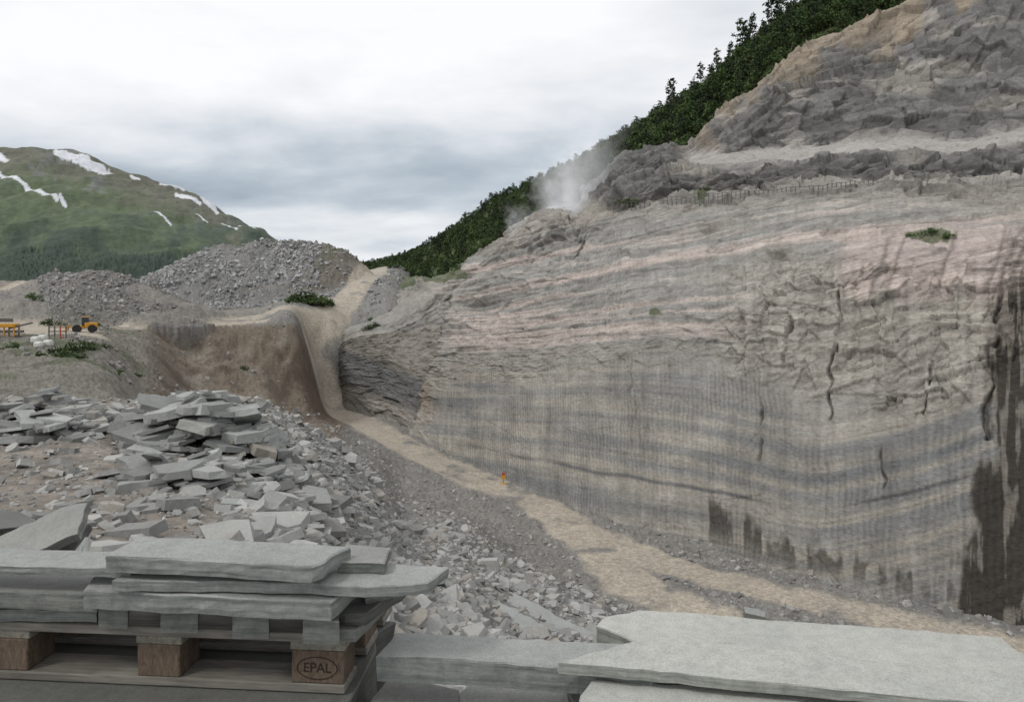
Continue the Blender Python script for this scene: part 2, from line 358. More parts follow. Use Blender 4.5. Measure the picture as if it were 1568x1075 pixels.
D+=1.6*np.exp(-((WU-775)/50)**2-((WV-432)/12)**2)
D-=2.6*butt
D*=(.45+.55*sst(520,600,WU))
fadeb=sst(0,.25,tt)[:,None]; D*=fadeb
PW=P+nn*D[...,None]
CW=np.zeros(P.shape)+np.array([.405,.375,.325])
q=np.clip(.5+.9*st1+.35*st2,0,1)
CW=lerp3(CW,[.26,.262,.258],q*.88*(.45+.55*sawn))
pk=sst(-.2,.6,vn(B/10,arc/50,0,81)+.4*st3+.1)
CW=lerp3(CW,[.54,.465,.42],pinkz*(1-block*.75)*pk*.9)
CW=lerp3(CW,[.35,.34,.32],pinkz*(1-block)*(1-pk)*.85)
CW=lerp3(CW,[.40,.375,.325],block*.6)
rp=sst(1260,1320,WU)*sst(335,360,WV)*sst(470,440,WV+fbm(WU/30,0,0,3,8)*20); CW=lerp3(CW,[.53,.445,.405],rp*.8)
for (uu,vv,ru,rv,a) in [(1230,600,120,40,.3),(900,555,160,25,.25),(1500,500,60,60,.2)]:
    CW=lerp3(CW,[.49,.44,.38],a*np.exp(-((WU-uu)/ru)**2-((WV-vv)/rv)**2))
dk=np.exp(-((WV-L1-3*fbm(WU/40,0,0,3,3))/3.6)**2)*sst(640,680,WU); CW=lerp3(CW,[.12,.125,.135],dk*.85*sst(-.6,.2,vn(arc/9,0,0,3)+.2))
for off,w,a in ((-95,9,.5),(-50,14,.65),(42,16,.55),(-135,6,.4),(85,9,.45)):
    CW=lerp3(CW,[.19,.197,.20],a*np.exp(-((WV-L1-off-8*fbm(WU/90,0,off,3,3))/w)**2)*sawn*sst(-.4,.4,vn(arc/16,off,0,5)+.25))
CW*= (1+sawn*.12*vn(arc/.7,bt/7,0,61)+sawn*.14*vn(arc/2.3,bt/10,0,62)+sawn*.14*fbm(arc/6,bt/6,0,4,64))[...,None]
for lam,wd,sd,am in ((16,.05,1,.45),(7,.09,2,.25)):
    h=B/lam+.1*fbm(WU/60,WV/60,sd,2,72); fr=h-np.floor(h); j=np.exp(-((fr-.5)/wd)**2)*sst(0,.5,vn(np.floor(h)*3.7,arc/12,sd,73))
    CW*= (1-am*j*(pinkz*(1-.5*block)+.35*sawn+.3*rest))[...,None]
uc=np.array([.205,.198,.19])+0*P
uc=lerp3(uc,[.36,.335,.30],sst(.1,.5,fbm(px*.09,py*.09,pz*.16,4,92)))
uc=lerp3(uc,[.10,.10,.103],sst(.0,.5,fbm(px*.06,py*.06,pz*.2,4,93))*.9)
crest=ip([(484,420),(840,325),(960,240),(1050,232),(1110,175),(1180,105),(1260,65),(1380,15),(1568,-75)])
uc=lerp3(uc,[.38,.31,.225],sst(48,6,WV-crest+fbm(WU/40,WV/40,0,3,4)*55)*sst(1020,1100,WU)*.75)
uc*= (.82+.5*(i2-.2)*.6+.4*(i1-.5))[...,None]
CW=lerp3(CW,uc,upper); CW[:]=lerp3(CW,[.44,.415,.385],bench*.95)
shelf=np.exp(-((WV-ip([(940,316),(1330,287),(1568,284)])+5)/6)**2)*sst(930,960,WU); CW[:]=lerp3(CW,[.46,.43,.385],shelf*.75)
CW*= (1+(1-sawn)*(1-upper)*(.26*(i1-.5)*(.2+.8*block)+.22*(ib2-.5)*pinkz+.14*(i2-.5)))[...,None]
edge=(1-sst(0,.07,e1))*(block*.55+upper*.6); CW*= (1-.4*edge)[...,None]
CW*= (1+(.10*st3+.09*st2)*(1-.5*sawn)*(1-.6*upper))[...,None]
# saw/drill traces carry on faintly over the weathered part of the face
CW*= (1+(pinkz*.07+block*.10)*vn(arc/.55,bt/9,0,66))[...,None]
CW=lerp3(CW,[.12,.11,.10],crm*.5)
# buttress: dark bedded schist under a tan cap, weathered gravel on top
bb=WV-505-(WU-520)*.33; stb=vn(bb/7,WU/60,0,120)+.5*vn(bb/3,WU/30,0,121)
cb_=np.array([.31,.285,.25])+0*P
cb_=lerp3(cb_,[.155,.158,.162],sst(22,34,bb+4*stb)*sst(90,70,bb)*.85)
cb_=cb_*(1+.22*stb)[...,None]
CW=lerp3(CW,cb_,butt*sst(478,500,WV-(WU-660)*-.15))
CW=lerp3(CW,[.34,.33,.31],butt*sst(500,480,WV-(WU-660)*-.15)*.8)
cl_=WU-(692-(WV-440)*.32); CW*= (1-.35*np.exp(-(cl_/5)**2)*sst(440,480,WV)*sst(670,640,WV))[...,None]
CW=lerp3(CW,[.22,.14,.09],np.exp(-((WU-652)/12)**2-((WV-612)/22)**2)*.5)
# water stains
Lb=np.interp(WV,[400,430,600,680,740,850,940,1000],[1545,1520,1502,1522,1492,1476,1462,1460])
wA=fbm(WU/9,WV/110,0,4,95); wB=fbm(WU/20,WV/45,3,4,97)
wet=sst(-5,14,WU-Lb+20*wB)*sst(-.20,.08,wA*1.0+wB*.7+.16-.3*sst(620,580,WV)*sst(1580,1540,WU)+.18*sst(700,760,WV))*sst(410,470,WV)*sst(1700,1640,WU+40*wA)
wet2=sst(-10,20,WU-Lb+20*wB)*sst(410,470,WV)*sst(1720,1640,WU)
tl=ip([(1060,770),(1092,772),(1130,788),(1180,835),(1250,848),(1300,855),(1380,885),(1460,905)])
n1_=vn(WU/13,0,0,98)+.45*fbm(WU/7,WV/22,0,4,99)
env=sst(1064,1082,WU)*sst(1480,1450,WU)
wt=env*sst(-14,10,WV-tl+26*fbm(WU/9,WV/25,5,3,94))*sst(.02,.35,n1_+.1)*sst(1.02,1.3,tt)[:,None]
CW=lerp3(CW,[.16,.135,.11],wet2*.6)
wet=np.maximum(wet,wt*.85)
for uu in (1352,1375,1448,1526,1545,1560):
    wet=np.maximum(wet,.5*np.exp(-((WU-uu+.35*(WV-400)+6*wB)/4.5)**2)*sst(345,375,WV)*sst(470,430,WV))
CW=lerp3(CW,[.045,.038,.032],np.clip(wet,0,1)*.9)
gp=np.zeros(WU.shape)
for uu,vv,ru,rv in [(1425,362,45,14),(1075,300,16,12),(960,309,30,6),(1005,480,14,8),(600,430,60,14),(1010,225,30,14),(690,420,40,12),(560,455,20,6),(660,425,40,10)]:
    gp=np.maximum(gp,np.exp(-((WU-uu)/ru)**2-((WV-vv)/rv)**2))
CW=lerp3(CW,[.08,.11,.04],sst(.45,.7,gp+.3*fbm(WU/9,WV/9,0,3,6))*.8)
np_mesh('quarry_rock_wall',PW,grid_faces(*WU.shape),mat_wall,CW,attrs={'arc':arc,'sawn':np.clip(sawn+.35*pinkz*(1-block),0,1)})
def wallpt(u,v):
    d=(WU-u)**2+(WV-v)**2; i=np.unravel_index(np.argmin(d),d.shape); return PW[i]

# ------------------------------------------------------------------ forested hill
HL=[(556,[(450,340),(420,600),(411,1000),(440,1300)]),(600,[(450,320),(412,560),(402,900),(430,1200)]),(640,[(455,290),(403,520),(388,780),(410,1000)]),(700,[(445,265),(375,430),(352,600),(375,800)]),
(760,[(410,245),(340,360),(313,480),(335,650)]),(850,[(355,230),(305,300),(275,390),(295,550)]),(920,[(315,220),(260,275),(242,335),(265,480)]),
(1000,[(262,213),(220,250),(195,295),(220,430)]),(1060,[(240,213),(185,236),(158,272),(190,400)]),(1130,[(170,213),(125,230),(106,255),(150,380)]),
(1200,[(105,212),(68,223),(50,243),(90,360)]),(1300,[(55,208),(10,220),(-15,240),(30,350)]),(1400,[(15,205),(-45,215),(-70,235),(0,340)]),(1600,[(-80,198),(-140,208),(-165,228),(-60,330)]),(1900,[(-150,190),(-230,200),(-255,220),(-100,320)])]
HT=np.array([[(u,v,math.log(y)) for v,y in L] for u,L in HL])
hu=np.linspace(0,len(HL)-1,260); hv=np.linspace(0,3,90)
G=cr_axis(cr_axis(HT,hu,0),hv,1); G=np.swapaxes(G,0,1); PH=world(G[...,0],G[...,1],np.exp(G[...,2]))
PH[...,2]+=fbm(PH[...,0]*.05,PH[...,1]*.05,0,4,5)*2.0
CH=np.zeros(PH.shape)+np.array([.05,.075,.025]); CH=lerp3(CH,[.12,.15,.055],sst(-.1,.4,fbm(PH[...,0]*.1,PH[...,1]*.1,0,3,7)))
np_mesh('forest_hill',PH,grid_faces(*PH.shape[:2]),mat_hill,CH)

# ------------------------------------------------------------------ mountain
SK=[(-700,190,3600),(-300,205,3500),(0,229,3300),(60,232,3250),(120,243,3250),(180,262,3200),(240,283,3150),(300,303,3100),(340,328,3050),(380,350,3000),(415,374,2950),(450,392,2900),(520,408,2900),(620,425,2900),(760,440,3000)]
MT=[]
for u,v,y in SK:
    b=452; MT.append([(u,475,1250),(u,b-.15*(b-v),1500),(u,b-.45*(b-v),2000),(u,b-.8*(b-v),2600),(u,v,y),(u,v+25,y*1.25)])
MT=np.array(MT,float); MT[...,2]=np.log(MT[...,2])
mu=np.concatenate([np.linspace(0,2,60)[:-1],np.linspace(2,len(SK)-1,460)]); mv=np.linspace(0,5,330)
G=np.swapaxes(cr_axis(cr_axis(MT,mu,0),mv,1),0,1); MU,MV,MY=G[...,0],G[...,1],np.exp(G[...,2]); PM=world(MU,MV,MY)
rel=sst(.3,1.2,mv)[:,None]*sst(4.3,3.7,mv)[:,None]
gul=1-np.abs(fbm(PM[...,0]*.004,PM[...,2]*.0012,PM[...,1]*.0006,4,12))*2
n1=fbm(MU/30,MV/18,0,5,14); n2=fbm(MU/7,MV/5,0,4,15); n3=fbm(MU/2.6,MV/1.8,0,3,16)
PM[...,2]+=rel*(gul*35+fbm(PM[...,0]*.008,PM[...,1]*.004,0,5,13)*28)+sst(.1,.6,mv)[:,None]*sst(385,400,MV)*n3*6
rr_=MV-np.interp(MU,[a for a,_,_ in SK],[b for _,b,_ in SK])
CM=np.zeros(PM.shape)+np.array([.115,.15,.065])
CM=lerp3(CM,[.18,.165,.12],sst(60,10,rr_+n1*50)*.8)
CM=lerp3(CM,[.20,.195,.185],sst(.15,.4,n1+.3*n2)*sst(120,40,rr_)*.75)
CM=lerp3(CM,[.065,.10,.048],sst(-20,25,MV-(350+.06*MU)+n1*70)*.85)
CM=lerp3(CM,[.036,.058,.03],sst(-15,12,MV-(388+.04*MU)+n1*45)*.9)
CM=lerp3(CM,[.17,.22,.08],np.exp(-((MU-262)/45)**2-((MV-397)/5)**2)*.8)
CM*= (1+.3*n2+.25*n3*sst(330,380,MV))[...,None]
sn=np.zeros(MU.shape)
for (u0,v0,u1,v1,w) in [(86,249,128,257,4.6),(128,257,176,271,4.6),(125,252,160,264,4),(-5,242,8,252,5),(0,277,40,298,2.8),(40,298,88,322,3.4),(246,289,283,296,2.6),(270,307,287,312,2.6),(286,311,306,318,3.0),(312,311,322,319,5),(322,319,333,331,3),(340,349,362,366,2.0),(338,324,368,338,1.6),(366,350,392,368,1.5),(236,338,262,352,1.1),(300,335,318,350,1.1),(92,320,100,328,3),(-60,240,-5,246,3),(200,280,214,284,1.5)]:
    vx,vy=u1-u0,v1-v0; t=np.clip(((MU-u0)*vx+(MV-v0)*vy)/(vx*vx+vy*vy),0,1); d=np.hypot(MU-u0-t*vx,(MV-v0-t*vy))
    sn=np.maximum(sn,sst(1.15,.75,d/w/(1+.6*n2)+.3*n1+.3*n3))
CM=lerp3(CM,[.20,.24,.28],np.full(MU.shape,.13))  # distance haze painted into the mountain colour as an even blue-grey tint
CM=lerp3(CM,[.82,.84,.88],sn)
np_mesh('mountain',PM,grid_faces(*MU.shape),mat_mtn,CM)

# ------------------------------------------------------------------ stones (merged)
NP=7
def protos(n,flat,rect=False):
    out=[]
    for i in range(n):
        a=np.sort(rng.uniform(0,2*math.pi,NP)*.12+np.arange(NP)/NP*2*math.pi)
        if rect:
            a=np.array([.5,.75,2.3,2.75,3.7,4.6,5.7])+rng.uniform(-.3,.3,NP); a=np.sort(a); r=np.minimum(1/np.maximum(np.abs(np.cos(a)),.01),.8/np.maximum(np.abs(np.sin(a)),.01))*.8*rng.uniform(.7,1.08,NP)
        else: r=rng.uniform(.55,1.0,NP)
        r2=r*rng.uniform(.85 if rect else .72,1.02,NP)
        b=np.stack([np.cos(a)*r,np.sin(a)*r,-.5+rng.uniform(-.1,.1,NP)],-1); t=np.stack([np.cos(a)*r2,np.sin(a)*r2,.5+rng.uniform(-flat,flat,NP)],-1)
        out.append(np.concatenate([b,t,[[0,0,-.5]],[[0,0,.5+rng.uniform(-.05,.05)]]]))
    return np.array(out)
fc=[]
for i in range(NP):
    j=(i+1)%NP; fc+=[(i,j,NP+j),(i,NP+j,NP+i),(2*NP,j,i),(2*NP+1,NP+i,NP+j)]
fc=np.array(fc); PR=protos(24,.12); PRB=protos(16,.3); PRS=protos(30,.10,True)
def rotm(ax,ay,az):
    cx,sx,cy,sy,cz,sz=np.cos(ax),np.sin(ax),np.cos(ay),np.sin(ay),np.cos(az),np.sin(az)
    R=np.zeros((len(ax),3,3))
    R[:,0,0]=cz*cy;R[:,0,1]=cz*sy*sx-sz*cx;R[:,0,2]=cz*sy*cx+sz*sx
    R[:,1,0]=sz*cy;R[:,1,1]=sz*sy*sx+cz*cx;R[:,1,2]=sz*sy*cx-cz*sx
    R[:,2,0]=-sy;R[:,2,1]=cy*sx;R[:,2,2]=cy*cx
    return R
def stones(name,pos,size,tilt,col,thick=(.12,.4),proto=PR,parent=None):
    n=len(pos); pr=proto[rng.integers(0,len(proto),n)]
    sc=np.stack([size,size*rng.uniform(.5,.95,n),size*rng.uniform(*thick,n)],-1)
    R=rotm(rng.normal(0,1,n)*tilt,rng.normal(0,1,n)*tilt,rng.uniform(0,6.28,n))
    V=np.einsum('nij,nkj->nki',R,pr*sc[:,None,:]*.5*np.array([1,1,2]))+pos[:,None,:]
    Fc=(fc[None]+np.arange(n)[:,None,None]*(2*NP+2)).reshape(-1,3)
    cc=np.repeat(np.asarray(col)[:,None,:],2*NP+2,1)
    return np_mesh(name,V.reshape(-1,3),Fc,mat_stone,cc.reshape(-1,3),smooth=False,parent=parent)
def stonecol(n,base=(.36,.355,.335),warm=.35):
    c=np.array(base)+np.zeros((n,3)); c*=rng.uniform(.58,1.3,(n,1))
    w=(rng.uniform(0,1,(n,1))<warm)*rng.uniform(0,.7,(n,1)); return c*(1-w)+np.array([.38,.335,.28])*rng.uniform(.7,1.1,(n,1))*w
def scatter(name,n,u0,u1,y0,y1,smin,smax,pix,dens,tilt=.25,base=(.355,.352,.335),warm=.35,thick=(.12,.4),proto=PR,pw=2.5):
    U=rng.uniform(u0,u1,n); Y=np.exp(rng.uniform(math.log(y0),math.log(y1),n))
    keep=rng.uniform(0,1,n)<dens(U,Y); U=U[keep];Y=Y[keep];n=len(U)
    s=smin+(smax-smin)*rng.uniform(0,1,n)**pw; s=np.maximum(s,Y*pix/F*rng.uniform(.7,1.4,n))
    pos=np.stack([(U-CX)/F*Y,Y,gz(U,Y)+s*.06],-1)
    return stones(name,pos,s,tilt,stonecol(n,base,warm),thick,proto)
def dn(U,Y):
    x=(U-CX)/F*Y
    base=sst(230,420,U+60*vn(x*.5,Y*.5,0,5))*.95+.16
    patch=sst(-.1,.35,vn(x*.45,Y*.45,0,66))
    return np.clip(base*(.55+.45*patch)+.5*sst(12,20,Y)*sst(420,300,U),0,1)
scatter('scree_rubble',22000,-60,1000,3.0,34,.05,.42,4.5,dn,.32,warm=.3,thick=(.10,.30),pw=2.2)
scatter('scree_slabs',1700,150,960,4.5,26,.3,.85,8,dn,.25,warm=.2,thick=(.06,.16),proto=PRS,pw=2.2)
scatter('scree_gravel',22000,-60,1000,2.6,26,.03,.10,3.0,lambda U,Y:np.clip(dn(U,Y)+.15,0,1),.4,warm=.4)
def rdist(U,Y,RR):
    x=(U-CX)/F*Y; d=np.full(U.shape,9.)
    for Pp,w in RR: d=np.minimum(d,segdist(x,Y,Pp)/w)
    return d
dpit=lambda U,Y: sst(1.05,1.35,rdist(U,Y,roads_pit))*.8
scatter('slope_gravel',20000,430,1600,28,150,.2,1.3,3.0,dpit,.3,base=(.35,.345,.33),warm=.35,pw=5)
scatter('bench_boulders',2600,420,1600,62,160,.5,1.8,4,lambda U,Y: dpit(U,Y)*(.2+.8*sst(900,1050,U)),.4,base=(.34,.335,.32),proto=PRB,thick=(.3,.7),pw=3)
def onheap(n,cx,cy,rx,ry,name,smin,smax,base,warm,pred):
    x=rng.uniform(cx-rx,cx+rx,n); y=rng.uniform(cy-ry,cy+ry,n); U=x/y*F+CX
    z=gz(U,y); k=pred(x,y,z)&(rdist(U,y,roads_up)>1.1); x,y,z=x[k],y[k],z[k]; n=len(x)
    s=smin+(smax-smin)*rng.uniform(0,1,n)**5
    stones(name,np.stack([x,y,z+s*.1],-1),s,.5,stonecol(n,base,warm),(.2,.6),PRB)
onheap(16000,-100,275,55,45,'spoil_heap_rocks',.7,3.2,(.36,.36,.355),.15,lambda x,y,z:(z>EYE-1)&(rng.uniform(0,1,len(x))<sst(-62,-88,x)*.85*sst(-.5,.1,vn(x*.08,y*.08,0,4))+.12))
onheap(6000,-104,162,26,30,'spoil_heap_rocks',.4,1.8,(.32,.315,.30),.3,lambda x,y,z:(z>EYE-3.0))
scatter('rim_rocks',5000,-40,680,80,330,.3,1.3,2.2,lambda U,Y:.8*(gz(U,Y)>EYE-16)*sst(0,1,np.abs(vn(U*.02,Y*.05,0,3))*3)*(rdist(U,Y,roads_up)>1.1),.4,base=(.30,.285,.265),proto=PRB,thick=(.3,.7),pw=4)

def pile(name,u,Y,rad,hgt,n,smin,smax,rx=1.0,tilt=.16):
    x0=(u-CX)/F*Y
    r=np.sqrt(rng.uniform(0,1,n)); a=rng.uniform(0,6.28,n)
    x=x0+np.cos(a)*r*rad*rx; y=Y+np.sin(a)*r*rad*.75
    top=hgt*(1-r**2.2); z=gz(x/y*F+CX,y)+rng.uniform(.0,1,n)**.6*top+.03
    s=(smin+(smax-smin)*rng.uniform(0,1,n)**1.6)*(1-.15*r)
    stones(name,np.stack([x,y,z],-1),s,tilt,stonecol(n,(.325,.33,.315),.15),(.05,.15),PRS)
pile('slate_pile',318,12.2,1.35,.95,210,.35,1.5,1.0,.18)
pile('slate_pile',175,13.5,1.3,.4,100,.25,1.1,1.1)
pile('slate_pile',70,12.2,.9,.35,60,.3,1.3,1.2)
pile('slate_pile',285,9.0,.75,.34,50,.25,1.15,1.2)
pile('slate_pile',430,10.4,.7,.2,40,.25,1.1,1.3)
pile('slate_pile',30,15,1.5,.5,60,.4,1.4,1.2)
pile('slate_pile',690,6.4,.45,.2,36,.15,.55,1.2)

# ------------------------------------------------------------------ slab building
m_slab,nts,bs=newmat('quartz_slate'); bs.inputs['Roughness'].default_value=.6
tco=N(nts,'ShaderNodeTexCoord').outputs['Object']
a=noise(nts,2.2,6,.6,tco); c=ramp(nts,a.outputs[0],[(.3,(.30,.31,.297)),(.55,(.345,.352,.335)),(.75,(.385,.387,.37))]).outputs[0]
sp=noise(nts,190,3,.75,tco); c=mix(nts,'MULTIPLY',1,c,ramp(nts,sp.outputs[0],[(.35,.74),(.6,1.0)]).outputs[0])
sp2=noise(nts,28,8,.8,tco); c=mix(nts,'MULTIPLY',1,c,ramp(nts,sp2.outputs[0],[(.3,.76),(.58,1.0)]).outputs[0])
sp3=noise(nts,5,5,.6,tco); sp3.inputs['Distortion'].default_value=.8; c=mix(nts,'MULTIPLY',1,c,ramp(nts,sp3.outputs[0],[(.35,.92),(.5,1.0)]).outputs[0])
mp=N(nts,'ShaderNodeMapping'); mp.inputs['Scale'].default_value=(2.5,2.5,45); nts.links.new(tco,mp.inputs[0])
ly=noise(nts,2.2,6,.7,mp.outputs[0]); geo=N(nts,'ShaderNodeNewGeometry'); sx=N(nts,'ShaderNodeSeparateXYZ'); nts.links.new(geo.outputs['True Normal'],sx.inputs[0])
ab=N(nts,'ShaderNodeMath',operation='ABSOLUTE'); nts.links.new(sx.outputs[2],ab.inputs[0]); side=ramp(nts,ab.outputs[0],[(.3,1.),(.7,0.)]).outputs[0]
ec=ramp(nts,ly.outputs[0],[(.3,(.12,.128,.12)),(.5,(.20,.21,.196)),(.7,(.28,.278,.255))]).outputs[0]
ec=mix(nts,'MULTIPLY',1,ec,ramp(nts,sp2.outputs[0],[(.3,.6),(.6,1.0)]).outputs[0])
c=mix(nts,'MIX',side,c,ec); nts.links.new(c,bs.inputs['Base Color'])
p=bump(nts,bs,sp2.outputs[0],.5,.005); p=bump(nts,bs,sp.outputs[0],.5,.0018,p); bump(nts,bs,ly.outputs[0],.3,.004,p)
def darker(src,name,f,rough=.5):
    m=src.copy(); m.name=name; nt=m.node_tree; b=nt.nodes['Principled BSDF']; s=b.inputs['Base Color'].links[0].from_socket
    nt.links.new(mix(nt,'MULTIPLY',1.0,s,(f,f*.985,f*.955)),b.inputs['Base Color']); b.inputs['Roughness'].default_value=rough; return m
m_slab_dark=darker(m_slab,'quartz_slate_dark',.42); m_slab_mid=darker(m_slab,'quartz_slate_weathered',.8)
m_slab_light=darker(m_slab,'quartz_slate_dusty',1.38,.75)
def slab(name,pts,z,th,mat=m_slab,step=.035,jit=.004,parent=None,xy=False,seed=0):
    """irregular split-stone slab; pts = image pixel outline on plane height z (relative to eye) or world xy"""
    r=random.Random(seed+len(name)+int(abs(z)*1000))
    q=[]
    for a,b in pts:
        if xy: q.append((a,b))
        else:
            Y=-z*F/(b-HY); q.append(((a-CX)/F*Y,Y))
    ring=[]
    for i in range(len(q)):
        a=Vector(q[i]);b=Vector(q[(i+1)%len(q)]);n=max(2,int((b-a).length/step)); nrm=Vector((b.y-a.y,a.x-b.x)).normalized()
        ph=r.uniform(0,50)
        for k_ in range(n):
            t=k_/n; w=math.sin(ph+t*n*.35)*jit*.5+r.uniform(-1,1)*jit*.8
            if r.random()<.06: w-=jit*2
            ring.append(a.lerp(b,t)+nrm*w*(1 if 0<k_ else .2))
    area=sum(ring[i].x*ring[(i+1)%len(ring)].y-ring[(i+1)%len(ring)].x*ring[i].y for i in range(len(ring)))
    if area<0: ring.reverse()
    c=sum(ring,Vector((0,0)))/len(ring); zt=z+EYE; n=len(ring); V=[];Fs=[]
    L=5; zs=[zt-th,zt-th*.66,zt-th*.3,zt-min(.004,th*.1),zt]; ins=[.004,0,.002,.001,.005]
    for l in range(L):
        for p_ in ring:
            d=(c-p_).normalized(); o=ins[l]+(r.uniform(-.35,.9)*jit if l in(1,2) else 0)
            V.append((p_.x+d.x*o,p_.y+d.y*o,zs[l]+(r.uniform(-1,1)*.0006 if l==4 else 0)))
    for l in range(L-1):
        for i in range(n):
            j=(i+1)%n; Fs.append((l*n+i,l*n+j,(l+1)*n+j,(l+1)*n+i))
    Fs.append(tuple(range((L-1)*n,L*n))); Fs.append(tuple(reversed(range(n))))
    me=bpy.data.meshes.new(name); me.from_pydata(V,[],Fs); me.materials.append(mat); return link(bpy.data.objects.new(name,me),parent)

def empty(name,loc=(0,0,0)):
    e=bpy.data.objects.new(name,None); e.location=loc; e.empty_display_size=.2; return link(e)
# right-hand stack
slab('stone_slab',[(575,1003),(604,968),(950,985),(1100,1000),(1000,1040),(890,1022)],-.885,.065,m_slab)
slab('stone_slab',[(912,958),(925,944),(975,934),(1060,938),(1180,949),(1330,958),(1535,975),(1565,1000),(1700,1040),(1700,1100),(1250,1020),(985,992),(950,972)],-.91,.05,m_slab_light)
slab('stone_slab',[(853,1014),(900,1000),(968,981),(1090,984),(1240,1000),(1420,1018),(1560,1040),(1800,1070),(1800,1150),(1568,1082),(1400,1066),(1200,1046),(1010,1028)],-.855,.026,m_slab_light)
slab('stone_slab',[(888,1062),(905,1040),(1250,1055),(1215,1085),(1200,1300),(880,1250)],-.90,.06,m_slab_light)
slab('stone_slab',[(1196,1070),(1260,1050),(1900,1120),(1900,1400),(1180,1300)],-.905,.05,m_slab_light)
slab('stone_slab',[(.12,1.3),(1.9,1.2),(2.0,1.85),(.4,1.93),(.14,1.85)],-.985,.2,m_slab_mid,xy=True,step=.08,jit=.012)
slab('stone_slab',[(-.12,1.42),(1.9,1.1),(2.0,1.8),(.2,1.86),(-.08,1.72)],-1.19,.8,m_slab_mid,xy=True,step=.1,jit=.02)
slab('stone_slab',[(700,1062),(730,1040),(880,1045),(900,1075),(860,1110),(710,1100)],-1.02,.14,m_slab_light,jit=.012)
# blocks that carry the pallet
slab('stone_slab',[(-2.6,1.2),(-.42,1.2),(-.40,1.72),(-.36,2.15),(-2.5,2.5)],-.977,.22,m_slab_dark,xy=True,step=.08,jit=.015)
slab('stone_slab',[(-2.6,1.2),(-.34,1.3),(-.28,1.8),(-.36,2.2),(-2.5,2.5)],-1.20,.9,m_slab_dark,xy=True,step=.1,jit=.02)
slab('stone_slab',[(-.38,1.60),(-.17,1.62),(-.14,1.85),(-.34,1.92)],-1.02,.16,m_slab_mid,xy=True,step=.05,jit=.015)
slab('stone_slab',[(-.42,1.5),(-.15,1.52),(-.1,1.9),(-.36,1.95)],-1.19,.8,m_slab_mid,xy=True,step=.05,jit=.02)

# ------------------------------------------------------------------ pallet
def wood(name,c0,c1,ax):
    m,nt,b=newmat(name); tc=N(nt,'ShaderNodeTexCoord').outputs['Object']
    mp=N(nt,'ShaderNodeMapping'); mp.inputs['Scale'].default_value=ax; nt.links.new(tc,mp.inputs[0])
    n=noise(nt,9,7,.7,mp.outputs[0]); n.inputs['Distortion'].default_value=.8
    c=ramp(nt,n.outputs[0],[(.3,c0),(.65,c1)]).outputs[0]
    n2=noise(nt,2.5,4,.6,tc); c=mix(nt,'MULTIPLY',1,c,ramp(nt,n2.outputs[0],[(.3,.6),(.6,1.)]).outputs[0])
    nt.links.new(c,b.inputs['Base Color']); bump(nt,b,n.outputs[0],.6,.004); return m
m_board=wood('weathered_board',(.11,.10,.085),(.25,.235,.205),(.6,9,9)); m_boardy=wood('weathered_board_cross',(.11,.10,.08),(.25,.235,.195),(9,.6,9))
m_block=wood('pallet_block_wood',(.06,.042,.03),(.16,.12,.088),(9,9,3))
m_ink=newmat('burnt_mark')[0]; m_ink.node_tree.nodes['Principled BSDF'].inputs['Base Color'].default_value=(.03,.02,.015,1)
def box(name,x0,x1,y0,y1,z0,z1,mat,parent,bev=.003):
    cx,cy,cz=(x0+x1)/2,(y0+y1)/2,(z0+z1)/2
    V=[(x-cx,y-cy,z-cz) for z in(z0,z1) for y in(y0,y1) for x in(x0,x1)]
    me=bpy.data.meshes.new(name); me.from_pydata(V,[],[(0,2,3,1),(4,5,7,6),(0,1,5,4),(2,6,7,3),(0,4,6,2),(1,3,7,5)]); me.materials.append(mat)
    o=link(bpy.data.objects.new(name,me),parent); o.location=(cx,cy,cz)
    if bev:
        bm=o.modifiers.new('bevel','BEVEL'); bm.width=bev; bm.segments=2
    return o
pal=empty('wooden_pallet',(-.425,1.745,EYE-.974)); pal.rotation_euler=(0,0,math.radians(-4.5))
Lp=1.02; bw_=.135
xs=[(-bw_,0),(-.545,-.43),(-.96,-.845)]
for i,(a_,b_) in enumerate(xs):
    for j,(c_,d_) in enumerate([(0,.10),(.19,.31),(.37,.47)]):
        box(f'block_{i}_{j}',a_,b_,c_,d_,.022,.105,m_block,pal,.004)
    box(f'stringer_{i}',a_-.004,b_+.004,.001,.469,.1052,.127,m_boardy,pal,.003)
for j,(c_,d_) in enumerate([(-.003,.10),(.19,.31),(.37,.473)]):
    box(f'bottom_board_{j}',-Lp-.2,.004,c_,d_,0,.0218,m_board,pal,.003)
for j,(c_,d_) in enumerate([(-.004,.12),(.15,.24),(.265,.345),(.37,.474)]):
    box(f'deck_board_{j}',-Lp-.2,.006,c_,d_,.1272,.150,m_board,pal,.003)
tx=bpy.data.curves.new('stamp','FONT'); tx.body='EPAL'; tx.size=.034; tx.align_x='CENTER'; tx.align_y='CENTER'; tx.extrude=.0004; tx.materials.append(m_ink)
to=link(bpy.data.objects.new('stamp_letters',tx),pal); to.location=(-bw_/2,-.0012,.062); to.rotation_euler=(math.pi/2,0,0)
rv=[];rf=[]
for i in range(48):
    a=i/48*2*math.pi
    for s in (1,.95): rv.append((-bw_/2+math.cos(a)*.053*s,-.0015,.062+math.sin(a)*.029*(s if s==1 else .92)))
for i in range(48): j=(i+1)%48; rf.append((2*i,2*j,2*j+1,2*i+1))
me=bpy.data.meshes.new('stamp_ring'); me.from_pydata(rv,[],rf); me.materials.append(m_ink); link(bpy.data.objects.new('stamp_ring',me),pal)
stk=empty('stacked_stone_slabs')
def ss(*a,**k_): return slab(*a,parent=stk,**k_)
